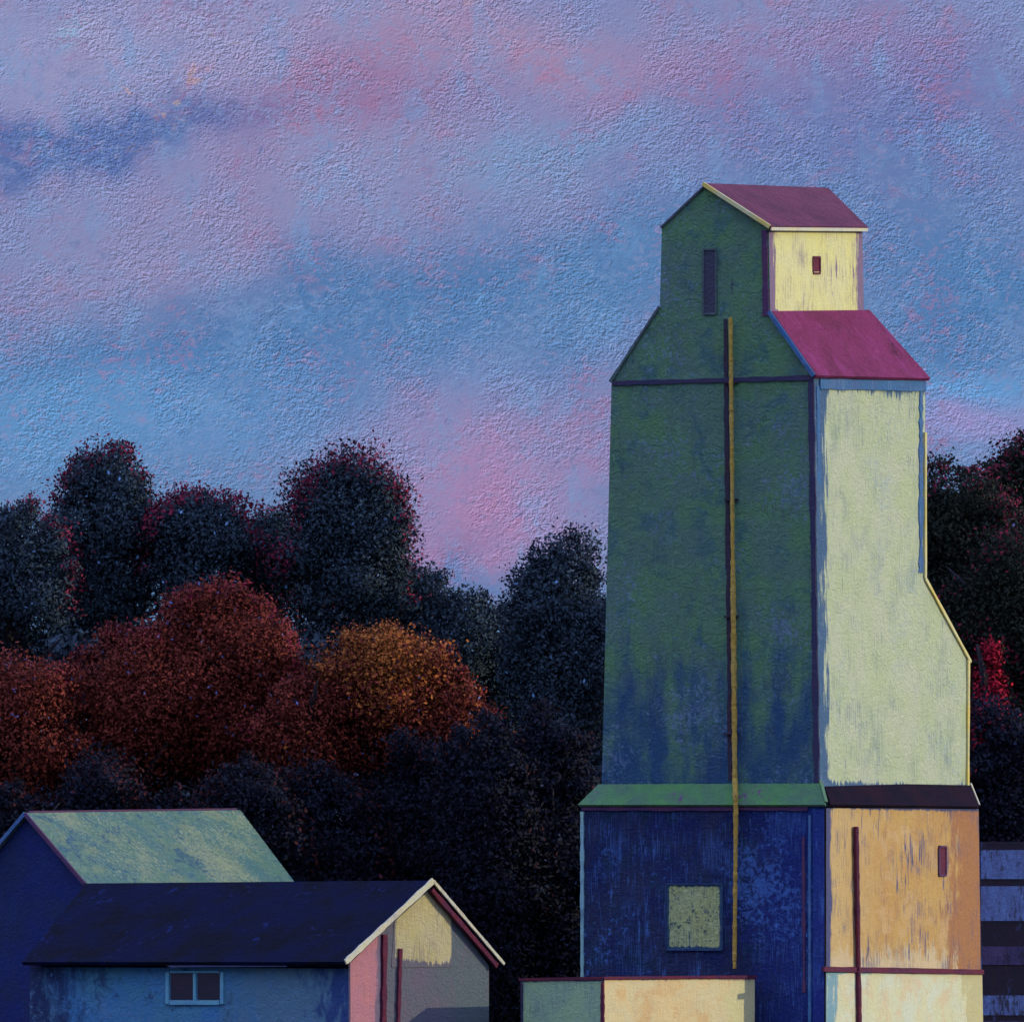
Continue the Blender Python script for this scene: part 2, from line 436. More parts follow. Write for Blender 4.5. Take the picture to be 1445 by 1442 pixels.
class MB:
    """Collects shapes in world coordinates, then links them as one object."""
    def __init__(s):
        s.v, s.f, s.uv = [], [], {}

    def face(s, idx, uv=None):
        if uv:
            s.uv[len(s.f)] = uv
        s.f.append(idx)

    def slab(s, pts, thick, inward, shrink=None):
        """Outer polygon pts, thickened along inward; the inner one is a little smaller so corners mitre."""
        pts = [Vector(p) for p in pts]
        inward = Vector(inward).normalized()
        n = (pts[1] - pts[0]).cross(pts[2] - pts[0])
        if n.dot(inward) > 0:
            pts = pts[::-1]
        cen = sum(pts, Vector()) / len(pts)
        sh = thick if shrink is None else shrink
        b = len(s.v)
        nn = len(pts)
        # in-plane coordinates
        hx = Vector((-inward.y, inward.x, 0))
        if hx.length < 1e-4: hx = Vector((1, 0, 0))
        hx.normalize()
        hy = inward.cross(hx)
        if hy.z < 0: hy = -hy
        if (hx.x) < 0: hx = -hx
        us = [p.dot(hx) for p in pts]; vs = [p.dot(hy) for p in pts]
        u0, u1, v0, v1 = min(us), max(us), min(vs), max(vs)
        uv = [((a - u0) / (u1 - u0 + 1e-9), (c - v0) / (v1 - v0 + 1e-9)) for a, c in zip(us, vs)]
        inner = []
        for p in pts:
            r = cen - p
            l = r.length
            inner.append(p + inward * thick + (r / l * min(sh * 1.3, l * 0.4) if l > 0 else Vector()))
        s.v += pts + inner
        s.face([b + i for i in range(nn)], uv)
        s.face([b + nn + i for i in range(nn)][::-1])
        for i in range(nn):
            j = (i + 1) % nn
            s.face([b + j, b + i, b + nn + i, b + nn + j])
        return s

    def bar(s, p, q, wd, dp, out, wob=0.0, seg=1):
        """Straight board from p to q, width wd across, depth dp along out."""
        p, q, out = Vector(p), Vector(q), Vector(out).normalized()
        ax = (q - p).normalized()
        out = (out - ax * out.dot(ax)).normalized()
        sd = ax.cross(out)
        b = len(s.v)
        for k in range(seg + 1):
            c = p.lerp(q, k / seg)
            wf = wd * (1 + random.uniform(-wob, wob))
            for a, d in ((-.5, 0), (.5, 0), (.46, 1), (-.46, 1)):
                s.v.append(c + sd * (a * wf) + out * (d * dp))
        s.face([b, b + 1, b + 2, b + 3])
        e = b + seg * 4
        s.face([e + 3, e + 2, e + 1, e])
        for k in range(seg):
            o = b + k * 4
            for i in range(4):
                j = (i + 1) % 4
                s.face([o + i, o + i + 4, o + j + 4, o + j])
        return s

    def tube(s, path, rad, n=8, rough=0.0):
        path = [Vector(p) for p in path]
        rads = rad if hasattr(rad, '__len__') else [rad] * len(path)
        b = len(s.v)
        for k, p in enumerate(path):
            t = (path[min(k + 1, len(path) - 1)] - path[max(k - 1, 0)]).normalized()
            a = t.orthogonal().normalized() if abs(t.z) < 0.999 else Vector((1, 0, 0))
            if abs(t.z) > 0.3:
                a = (Vector((1, 0, 0)) - t * t.x).normalized()
            c = t.cross(a)
            for i in range(n):
                an = 2 * math.pi * i / n
                r = rads[k] * (1 + random.uniform(-rough, rough))
                s.v.append(p + a * (math.cos(an) * r) + c * (math.sin(an) * r))
        for k in range(len(path) - 1):
            for i in range(n):
                j = (i + 1) % n
                o = b + k * n
                s.face([o + i, o + j, o + n + j, o + n + i])
        s.face([b + i for i in range(n)][::-1])
        e = b + (len(path) - 1) * n
        s.face([e + i for i in range(n)])
        return s

    def build(s, name, mat, parent=None, smooth=False):
        org = origin(parent) if parent else Vector((0, 0, 0))
        me = bpy.data.meshes.new(name)
        me.from_pydata([tuple(v - org) for v in s.v], [], s.f)
        if s.uv:
            ul = me.uv_layers.new(name='UVMap')
            for pi, uv in s.uv.items():
                for li, c_ in zip(me.polygons[pi].loop_indices, uv):
                    ul.data[li].uv = c_
        me.materials.append(mat)
        if smooth:
            me.polygons.foreach_set('use_smooth', [True] * len(me.polygons))
        me.update()
        o = bpy.data.objects.new(name, me)
        C.objects.link(o)
        if parent: o.parent = parent
        return o


CAM = Vector((0, -D, EYE))


def ray(px, py):
    return Vector(((px - 722.5) / F, 1.0, (HOR - py) / F))


def at(px, py, Y):
    return CAM + ray(px, py) * (D + Y)


class Frame:
    """A building's plan: near corner seen at column px and depth Y, turned by ang; u runs right along the front
    (towards the viewer), v runs right along the side (away)."""
    def __init__(s, px, Y, ang):
        a = math.radians(ang)
        s.u = Vector((math.cos(a), -math.sin(a), 0))
        s.v = Vector((math.sin(a), math.cos(a), 0))
        s.o = at(px, HOR, Y)

    def hit(s, o, dr, px, py):
        r = ray(px, py)
        # CAM + t r = o + k dr (in plan)
        dx, dy = o.x - CAM.x, o.y - CAM.y
        det = r.x * -dr.y + dr.x * r.y
        t = (dx * -dr.y + dr.x * dy) / det
        return CAM + r * t

    def front(s, px, py, off=0.0): return s.hit(s.o - s.v * off, s.u, px, py)
    def side(s, px, py, off=0.0): return s.hit(s.o + s.u * off, s.v, px, py)
    def side_from(s, p, px, py): return s.hit(p, s.v, px, py)
    def front_from(s, p, px, py): return s.hit(p, s.u, px, py)


def grow(pts, i, j, d):
    """Push the edge i-j of a polygon outward by d (roof overhangs)."""
    c_ = sum(pts, Vector()) / len(pts)
    m_ = (pts[i] + pts[j]) / 2
    e = (pts[j] - pts[i]).normalized()
    n = m_ - c_
    n -= e * n.dot(e)
    n.normalize()
    pts[i] = pts[i] + n * d
    pts[j] = pts[j] + n * d


def roof_slab(mb, pts, thick=0.12, up=0.006):
    n = (pts[1] - pts[0]).cross(pts[2] - pts[0]).normalized()
    if n.z < 0: n = -n
    lo = [p + n * up for p in pts]
    hi = [p + n * (up + thick) for p in pts]
    mb.slab(hi, thick, -n, shrink=0.0)
    return mb


# ------------------------------------------------------------------ ground
gm = MB()
gm.v += [Vector((-3000, -700, 0)), Vector((3000, -700, 0)), Vector((3000, 5000, 0)), Vector((-3000, 5000, 0))]
gm.face([0, 1, 2, 3])
tag(gm.build('ground', M['ground']), kind='structure')

# ------------------------------------------------------------------ grain elevator
E = Frame(1154, 0.0, 27)
LW = Frame(1165, -0.54, 27)
el = thing('grain_elevator', (E.o.x, E.o.y, 0), 'tall tapering green and cream grain elevator with magenta shoulder roofs', 'grain elevator')
u, v = E.u, E.v
BL, BR = E.front(849, 1112), E.front(1157, 1112)
SR, CB, CT = E.front(1149, 530), E.front(1087, 447), E.front(1085, 322)
AP, LT, LB, SL = E.front(995, 264), E.front(934, 322), E.front(931, 434), E.front(863, 538)
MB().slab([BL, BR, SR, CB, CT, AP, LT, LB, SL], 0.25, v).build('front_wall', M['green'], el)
sR = E.side_from(SR, 1306, 534)
k1, k2, bb = E.side_from(SR, 1303, 815), E.side_from(SR, 1367, 932), E.side_from(SR, 1366, 1112)
MB().slab([BR, SR, sR, k1, k2, bb], 0.25, -u).build('side_wall', M['cream'], el)
cB, cT, aP = E.side_from(CB, 1219, 441), E.side_from(CT, 1217, 323), E.side_from(AP, 1165, 270)
CBs = E.side_from(CB, 1087, 440)
MB().slab([E.side_from(CB, 1087, 446), CT, cT, cB], 0.2, -u).build('cupola_side_wall', M['cupola_cream'], el)
# hidden sides, as plain as the front
dep = (sR - SR).dot(v)
dc = (cT - CT).dot(v)
lSL, lBL, lLB, lLT = SL + v * dep, BL + v * dep, LB + v * dc, LT + v * dc
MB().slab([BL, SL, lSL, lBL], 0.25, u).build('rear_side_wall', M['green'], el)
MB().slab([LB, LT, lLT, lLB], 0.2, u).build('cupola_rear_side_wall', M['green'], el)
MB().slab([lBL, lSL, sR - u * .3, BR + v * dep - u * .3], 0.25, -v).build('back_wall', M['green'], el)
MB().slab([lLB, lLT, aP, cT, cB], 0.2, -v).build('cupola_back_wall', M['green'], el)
wl = (SL - SR).dot(u)
k1l, k2l, bbl = k1 + u * wl, k2 + u * wl, bb + u * wl
q = [k1, k2, k2l, k1l]
grow(q, 1, 2, 0.15)
roof_slab(MB(), q).build('lean_to_roof', M['roof'], el)
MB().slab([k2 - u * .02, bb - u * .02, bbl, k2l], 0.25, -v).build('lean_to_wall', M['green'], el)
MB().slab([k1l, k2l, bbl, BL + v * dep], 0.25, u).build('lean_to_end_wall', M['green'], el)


def rf(name, pts, mat, over_eave=0.12, over_front=0.14, over_back=0.06, thick=0.12):
    # pts: ridge front, eave front, eave back, ridge back
    pts = [Vector(p) for p in pts]
    grow(pts, 1, 2, over_eave)
    pts[0] = pts[0] - v * over_front
    pts[1] = pts[1] - v * over_front
    pts[2] = pts[2] + v * over_back
    pts[3] = pts[3] + v * over_back
    roof_slab(MB(), pts, thick).build(name, mat, el)
    return pts


r1 = rf('cupola_roof', [AP, CT, cT, aP], M['roof_dull'])
r2 = rf('cupola_roof', [AP, LT, lLT, aP], M['roof_dull'], 0.02, 0.03, thick=.06)
s1 = rf('shoulder_roof', [E.side_from(CB, 1088, 443), SR, sR, E.side_from(CB, 1222, 441)], M['roof'], 0.10)
s2 = rf('shoulder_roof', [LB, SL, lSL, lLB], M['roof'], 0.05, 0.03, thick=.06)
nz = Vector((0, 0, 0.09))
# rake boards and corner boards
MB().bar(r1[0] + nz, r1[1] + nz, 0.13, 0.05, -v).build('rake_board', M['yellowtrim'], el)
MB().bar(r2[0] + nz * .3, r2[1] + nz * .3, 0.06, 0.03, -v).build('rake_board', M['slot'], el)
MB().bar(s1[0] + nz * .7, s1[1] + nz * .7, 0.14, 0.05, -v).build('rake_board', M['bluetrim'], el)
MB().bar(s2[0] + nz * .3, s2[1] + nz * .3, 0.09, 0.03, -v, .3, 12).build('rake_board', M['slot'], el)
MB().bar(r1[3] + nz, r1[2] + nz, 0.05, 0.04, v).build('rake_board', M['ochre'], el)
MB().bar(s1[3] + nz, s1[2] + nz, 0.05, 0.04, v).build('rake_board', M['ochre'], el)
MB().bar(r1[1] + nz * .3 + u * .02, r1[2] + nz * .3 + u * .02, 0.11, 0.04, u).build('eave_board', M['paletrim'], el)
fo = 0.004
MB().bar(E.front(864, 541, fo), E.front(1149, 533, fo), 0.15, 0.05, -v, 0.25, 24).build('belt_board', M['darktrim'], el)
MB().bar(E.front(1079, 325, fo), E.front(1081, 446, fo), 0.20, 0.04, -v, .2, 10).build('corner_board', M['violet'], el)
MB().bar(SR - v * fo + Vector((0, 0, -.05)) - u * .1, BR - v * fo - u * .1 + Vector((0, 0, .1)), 0.20, 0.04, -v, .3, 40).build('corner_board', M['darktrim'], el)
t0, t1 = E.side_from(SR, 1153, 545), E.side_from(SR, 1156, 800)
MB().bar(t0 + u * fo, t1 + u * .02, 0.22, 0.035, u, .25, 30).build('corner_board', M['bluetrim'], el)
MB().bar(E.side_from(SR, 1156, 542) + u * fo, E.side_from(SR, 1305, 545) + u * fo, 0.34, 0.045, u, .08, 12).build('frieze_board', M['bluetrim'], el)
MB().bar(E.side_from(SR, 1299, 550) + u * fo, E.side_from(SR, 1299, 808) + u * fo, 0.26, 0.03, u, .45, 40).build('corner_board', M['bluetrim'], el)
for a, b, wd in (((1304, 610), (1304, 816), .12), ((1304, 816), (1368, 934), .11), ((1365, 930), (1364, 1108), .12)):
    MB().bar(E.side_from(SR, *a) + u * .012, E.side_from(SR, *b) + u * .012, wd, 0.06, u, .2, 10).build('edge_trim', M['yellowtrim'], el)


def opening(fr, kind, x0, x1, y0, y1, m1, m2, parent, base=None, fw=0.06, name='window'):
    """Framed opening on a wall: a frame of four boards and a pane a little behind its face."""
    out = -fr.v if kind == 'front' else fr.u
    if base is not None:
        fn = (lambda a, b: fr.front_from(base, a, b)) if kind == 'front' else (lambda a, b: fr.side_from(base, a, b))
    else:
        fn = fr.front if kind == 'front' else fr.side
    p = [fn(x0, y0), fn(x1, y0), fn(x1, y1), fn(x0, y1)]
    mb = MB()
    for i in range(4):
        a, b = p[i], p[(i + 1) % 4]
        if i % 2 == 0:
            mb.bar(a + out * .003, b + out * .003, fw, 0.055, out)
        else:
            d = (b - a).normalized() * fw * .5
            mb.bar(a + d + out * .003, b - d + out * .003, fw, 0.05, out)
    w_ = mb.build(name, m1, parent)
    MB().slab([q + out * .025 for q in p], 0.02, -out, 0).build('pane' if name == 'window' else 'panel', m2, w_)
    return w_


opening(E, 'front', 993, 1011, 352, 443, M['slot'], M['slotpane'], el, fw=.06)
opening(E, 'side', 1146, 1156, 363, 386, M['maroon'], M['maroon'], el, base=CT)

# pent roof round the foot of the tower
A0, A1 = E.front(846, 1109), E.front(1158, 1108)
B0, B1 = LW.front(817, 1138, .06), LW.front(1166, 1138, .06)
roof_slab(MB(), [A0, A1, B1, B0], .1).build('pent_roof', M['skirt'], el)
A2, A3 = E.side_from(SR, 1159, 1107), E.side_from(SR, 1368, 1111)
B2, B3 = LW.side(1169, 1138, .05), LW.side(1380, 1141, .05)
roof_slab(MB(), [A2, A3, B3, B2], .1).build('pent_roof', M['plum'], el)
pl = [A0 + v * .2, B0 + v * .2, B0 + v * 6, A0 + v * 6]
roof_slab(MB(), pl, .1).build('pent_roof', M['skirt'], el)
MB().bar(A3 + Vector((0, 0, .12)), B3 + Vector((0, 0, .12)), .11, .06, v).build('rake_board', M['paletrim'], el)
MB().bar(A1 + Vector((0, 0, .12)) - v * .02, B1 + Vector((0, 0, .12)) - v * .02, .10, .06, u - v).build('rake_board', M['skirt'], el)

# lower house of the elevator
GY = 1480
lf = [LW.front(820, 1138), LW.front(1163.5, 1138), LW.front(1163.5, GY), LW.front(820, GY)]
MB().slab(lf, .25, v).build('lower_front_wall', M['navy'], el)
ls = [LW.side(1166, 1140), LW.side(1381, 1141), LW.side(1384, 1369), LW.side(1166, 1369)]
MB().slab(ls, .25, -u).build('lower_side_wall', M['orange'], el)
fs = [LW.side(1166, 1372, .03), LW.side(1386, 1372, .03), LW.side(1388, GY, .03), LW.side(1166, GY, .03)]
MB().slab(fs, .3, -u).build('foundation_wall', M['foundation'], el)
MB().bar(LW.side(1160, 1367, .004), LW.side(1385, 1371, .004), .17, .09, u, .12, 16).build('sill_board', M['maroon'], el)
dl = (ls[1] - ls[0]).dot(v)
MB().slab([lf[0], lf[0] + v * dl, lf[3] + v * dl, lf[3]], .25, u).build('lower_rear_side_wall', M['navy'], el)
MB().slab([lf[0] + v * dl, ls[1], fs[2], lf[3] + v * dl], .25, -v).build('lower_back_wall', M['navy'], el)
MB().slab([p - v * .012 for p in (LW.front(1147, 1141), LW.front(1163, 1141), LW.front(1163, GY), LW.front(1147, GY))], .04, v, 0).build('corner_board', M['royal'], el)
MB().bar(LW.front(1143, 1150, .004), LW.front(1143, GY, .004), .09, .05, -v, .2, 20).build('edge_trim', M['bluetrim'], el)
MB().bar(LW.front(1134, 1180, .004), LW.front(1135, 1400, .004), .10, .03, -v, .4, 20).build('edge_trim', M['violet'], el)
MB().bar(LW.front(822, 1145, .004), LW.front(822, GY, .004), .11, .05, -v, .3, 30).build('edge_trim', M['mint'], el)
MB().bar(LW.front(822, 1141, .004), LW.front(1140, 1141, .004), .12, .05, -v, .3, 20).build('frieze_board', M['violet'], el)
opening(LW, 'front', 940, 1020, 1247, 1340, M['hatchframe'], M['hatch'], el, fw=.05, name='hatch')
opening(LW, 'side', 1324, 1334, 1194, 1235, M['violet'], M['maroon'], el)

# ochre spout running down the front, over the pent roof
path = [E.front(1031, 448, .16)]
for k in range(1, 41):
    path.append(E.front(1031 + 6 * k / 40, 448 + 650 * k / 40, .16))
path += [LW.front(1038, 1125, .22), LW.front(1038.5, 1142, .2)]
for k in range(1, 15):
    path.append(LW.front(1038.5 - 2 * k / 14, 1142 + 224 * k / 14, .16))
fine = []
for a, b in zip(path, path[1:]):
    n_ = max(1, int((b - a).length / .09))
    fine += [a.lerp(b, i / n_) for i in range(n_)]
fine.append(path[-1])
rr = []
for p in fine:
    r_ = .066 + (.018 if p.z < 15 else 0) * (1 if p.z > 6.6 else 0)
    rr.append(r_ * random.uniform(.84, 1.12))
sp = MB().tube(fine, rr, 8, .12).build('grain_spout', M['ochre'], el)
for k in range(4):
    yy = 540 + k * 165
    MB().bar(E.front(1024, yy, .003), E.front(1042, yy, .003), .06, .13, -v).build('bracket', M['umber'], sp)
MB().bar(E.front(1024, 450, .004), E.front(1031, 1100, .004), .15, .03, -v, .3, 50).build('spout_shade_strip', M['umber'], el)  # dark strip put in as the spout's shadow line on the wall
# dark red pipe against the orange side
pts_ = [LW.side(1208 + 5 * k / 40, 1166 + 314 * k / 40, .1) for k in range(41)]
MB().tube(pts_, [.085 * random.uniform(.85, 1.15) for _ in pts_], 8).build('drain_pipe', M['maroon'], el)

# ------------------------------------------------------------------ low shed in front of the elevator
S = Frame(853, -5.6, 40)
sh = thing('flat_shed', (S.o.x, S.o.y, 0), 'low flat shed with sage front and sand yellow side below the elevator', 'shed')
a0, a1, a2 = S.front(735, 1384), S.front(853, 1382), S.side(1065, 1380)
b0, b1, b2 = S.front(735, GY), S.front(853, GY), S.side(1065, GY)
for p in (b0, b1, b2): p.z = 0
a1s = S.side(853, 1382)
MB().slab([a0, a1, b1, b0], .15, S.v).build('front_wall', M['sage'], sh)
MB().slab([a1s, a2, b2, b1], .15, -S.u).build('side_wall', M['sand'], sh)
dS = (a2 - a1).dot(S.v)
MB().slab([a0, a0 + S.v * dS, b0 + S.v * dS, b0], .15, S.u).build('rear_side_wall', M['sage'], sh)
MB().slab([a0 + S.v * dS, a2, b2, b0 + S.v * dS], .15, -S.v).build('back_wall', M['sage'], sh)
roof_slab(MB(), [a0 - S.v * .05 - S.u * .05, a1 - S.v * .05 + S.u * .05, a2 + S.u * .05 + S.v * .05, a0 + S.v * (dS + .05) - S.u * .05], .09).build('roof', M['maroon'], sh)
MB().bar(S.front(851, 1385, .004), S.front(851, GY - 2, .004), .13, .05, -S.v, .25, 14).build('corner_board', M['maroon'], sh)
MB().bar(S.front(737, 1387, .004), S.front(737, GY - 2, .004), .07, .04, -S.v, .25, 14).build('corner_board', M['darktrim'], sh)

# ------------------------------------------------------------------ long low house with the cross gable end
H = Frame(492, -6.0, 42)
ho = thing('long_house', (H.o.x, H.o.y, 0), 'low blue house with navy roof and a pink and grey gable end', 'house')
hu, hv = H.u, H.v
hA = H.side(603, 1247)
hfl, hfr = H.front(42, 1364), H.front(492, 1366)
hgl, hgr = H.front(42, GY), H.front(492, GY)
sE = H.side(690, 1362)
sG = H.side(690, GY)
for p in (hgl, hgr, sG): p.z = 0
hfr.z = min(hfr.z, H.side(492, 1356).z)
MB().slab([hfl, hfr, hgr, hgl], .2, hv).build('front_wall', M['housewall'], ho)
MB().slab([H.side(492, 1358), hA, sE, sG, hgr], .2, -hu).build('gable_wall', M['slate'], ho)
wdp = (sE - H.side(492, 1362)).dot(hv)
ridL = H.front_from(hA, 132, 1251)
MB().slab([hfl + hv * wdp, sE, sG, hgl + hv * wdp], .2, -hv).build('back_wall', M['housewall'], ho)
MB().slab([hfl, ridL, hfl + hv * wdp, hgl + hv * wdp, hgl], .2, hu).build('far_gable_wall', M['barnwall'], ho)
eR = H.side(479, 1362)
eL = H.front_from(eR, 40, 1362)
bR = H.side(703, 1364)
bL = H.front_from(bR, 40 + 224, 1362)
ov = hu * .22
rfr = [hA + ov, eR + ov, eL - ov, ridL - ov]
rbk = [hA + ov, bR + ov, bL - ov, ridL - ov]
roof_slab(MB(), rfr, .12, .01).build('roof', M['houseroof'], ho)
roof_slab(MB(), rbk, .12, .01).build('roof', M['houseroof'], ho)
up = Vector((0, 0, .10))
MB().bar(rfr[0] + up, rfr[1] + up, .18, .05, hu, .2, 24).build('rake_board', M['paletrim'], ho)
MB().bar(rbk[0] + up * .9, rbk[1] + up * .9, .11, .05, hu, .2, 24).build('rake_board', M['paletrim'], ho)
dn = Vector((0, 0, -.17))
MB().bar(rbk[0] + dn - hu * .1, rbk[1].lerp(rbk[0], .08) + dn - hu * .1, .16, .10, hu, .15, 14).build('rake_soffit', M['maroon'], ho)


def hp(x, y): return H.side(x, y) + hu * .02


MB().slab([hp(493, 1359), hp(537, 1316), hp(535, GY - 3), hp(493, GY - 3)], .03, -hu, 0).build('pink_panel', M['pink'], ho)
MB().slab([hp(556, 1300), hp(602, 1258), hp(637, 1296), hp(637, 1364), hp(552, 1364)], .03, -hu, 0).build('yellow_panel', M['straw'], ho)  # straw yellow panel laid on the gable wall
MB().bar(H.side(541, 1318) + hu * .004, H.side(539, GY - 2) + hu * .004, .20, .09, hu, .25, 16).build('post', M['maroon'], ho)
MB().bar(H.side(563, 1338) + hu * .03, H.side(559, GY - 2) + hu * .03, .14, .06, hu, .3, 16).build('post', M['maroon'], ho)
wo_ = MB()
wf = H.front
for (x0, x1, y0, y1) in ((235, 240, 1371, 1416), (312, 317, 1371, 1416), (274, 278, 1373, 1411)):
    xm = (x0 + x1) / 2
    wo_.bar(wf(xm, y0, .004), wf(xm, y1, .004), (x1 - x0) / 46 / hu.x, .06, -hv)
wo_.bar(wf(241, 1371, .004), wf(311, 1371, .004), .06, .05, -hv)
wo_.bar(wf(241, 1414, .004), wf(311, 1414, .004), .15, .055, -hv)
wn = wo_.build('window', M['teal'], ho)
for x0, x1 in ((241, 273), (279, 311)):
    MB().slab([wf(x0, 1373, .02), wf(x1, 1373, .02), wf(x1, 1411, .02), wf(x0, 1411, .02)], .02, hv, 0).build('pane', M['pane'], wn)

# ------------------------------------------------------------------ barn behind it
B = Frame(122, 16.0, 42)
ba = thing('gabled_barn', (B.o.x, B.o.y, 0), 'dark barn with pale green crusted roof rising behind the long house', 'barn')
bu, bv = B.u, B.v
tA = B.front(40, 1151)
tR, tL = B.front(121, 1246), B.front(-44, 1250)
gR, gL = B.front(121, GY), B.front(-44, GY)
gR.z = gL.z = 0
tAb, tRb = B.side_from(tA, 333, 1147), B.side_from(tR, 405, 1243)
gRb = Vector((tRb.x, tRb.y, 0))
dB = (tAb - tA).dot(bv)
MB().slab([tA, tR, gR, gL, tL], .2, bv).build('gable_wall', M['barnwall'], ba)
MB().slab([tR, tRb, gRb, gR], .2, -bu).build('side_wall', M['barnwall'], ba)
MB().slab([tL, tL + bv * dB, gL + bv * dB, gL], .2, bu).build('rear_side_wall', M['barnwall'], ba)
MB().slab([tAb, tRb, gRb, gL + bv * dB, tL + bv * dB], .2, -bv).build('back_wall', M['barnwall'], ba)
for pts, oe in (([tA, tR, tRb, tAb], .16), ([tA, tL, tL + bv * dB, tAb], .16)):
    pts = [Vector(p) for p in pts]
    grow(pts, 1, 2, oe)
    pts[0] -= bv * .15; pts[1] -= bv * .15
    pts[2] += bv * .12; pts[3] += bv * .12
    roof_slab(MB(), pts, .12).build('roof', M['barnroof'], ba)
    MB().bar(pts[0] + up * .7, pts[1] + up * .7, .14, .05, -bv).build('rake_board', M['violet'] if oe and pts[1].x > pts[0].x else M['bluetrim'], ba)
MB().bar(tA + Vector((0, 0, .1)), tAb + Vector((0, 0, .1)), .10, .06, Vector((0, 0, 1)), .2, 20).build('ridge_cap', M['violet'], ba)

# ------------------------------------------------------------------ slatted crib at the picture's right edge
K = Frame(1381, 12.0, 20)
cr = thing('slatted_crib', (K.o.x, K.o.y, 0), 'low crib of wide dusty blue boards beside the elevator', 'crib')
ku, kv = K.u, K.v
c0, c1 = K.side(1381, 1192), K.side(1520, 1192)
c0g, c1g = Vector((c0.x, c0.y, 0)), Vector((c1.x, c1.y, 0))
MB().slab([c0, c1, c1g, c0g], .12, -ku).build('side_wall', M['cribdark'], cr)
wk = -ku * 4
MB().slab([c0, c0 + wk, c0g + wk, c0g], .12, kv).build('front_wall', M['cribdark'], cr)
MB().slab([c1, c1 + wk, c1g + wk, c1g], .12, -kv).build('back_wall', M['cribdark'], cr)
MB().slab([c0 + wk, c1 + wk, c1g + wk, c0g + wk], .12, ku).build('rear_side_wall', M['cribdark'], cr)
roof_slab(MB(), [c0, c1, c1 + wk, c0 + wk], .1).build('roof', M['cribdark'], cr)
for y0, y1, mt in ((1199, 1240, 'cribblue'), (1250, 1299, 'cribblue'), (1335, 1361, 'cribmauve'), (1404, 1432, 'cribblue'), (1440, 1470, 'cribmauve')):
    MB().slab([p + ku * .05 for p in (K.side(1382, y0), K.side(1519, y0), K.side(1519, y1), K.side(1382, y1))], .05, -ku, 0).build('board', M[mt], cr)


# ------------------------------------------------------------------ trees
def leaves_mesh(name, P_, size, mats, mi, tint, rng, nrm):
    n = len(P_)
    a = rng.normal(size=(n, 3)); a /= np.linalg.norm(a, axis=1)[:, None]
    b = rng.normal(size=(n, 3)); b -= a * (a * b).sum(1)[:, None]; b /= np.linalg.norm(b, axis=1)[:, None]
    s = (size * rng.uniform(.6, 1.35, n))[:, None]
    nn = np.cross(a, b)
    V = np.empty((n, 4, 3))
    V[:, 0] = P_ - a * s
    V[:, 1] = P_ - b * s * .55 + nn * s * .15
    V[:, 2] = P_ + a * s
    V[:, 3] = P_ + b * s * .55 + nn * s * .15
    me = bpy.data.meshes.new(name)
    me.vertices.add(n * 4)
    me.vertices.foreach_set('co', V.reshape(-1))
    me.loops.add(n * 4)
    me.loops.foreach_set('vertex_index', np.arange(n * 4, dtype=np.int32))
    me.polygons.add(n)
    me.polygons.foreach_set('loop_start', np.arange(0, n * 4, 4, dtype=np.int32))
    me.update(calc_edges=True)
    for m_ in mats: me.materials.append(m_)
    me.polygons.foreach_set('material_index', mi.astype(np.int32))
    an_ = me.attributes.new('outward', 'FLOAT_VECTOR', 'POINT')
    an_.data.foreach_set('vector', np.repeat(nrm, 4, axis=0).astype(np.float32).reshape(-1))
    at_ = me.attributes.new('tint', 'FLOAT', 'POINT')
    at_.data.foreach_set('value', np.repeat(tint, 4).astype(np.float32))
    me.update()
    return me


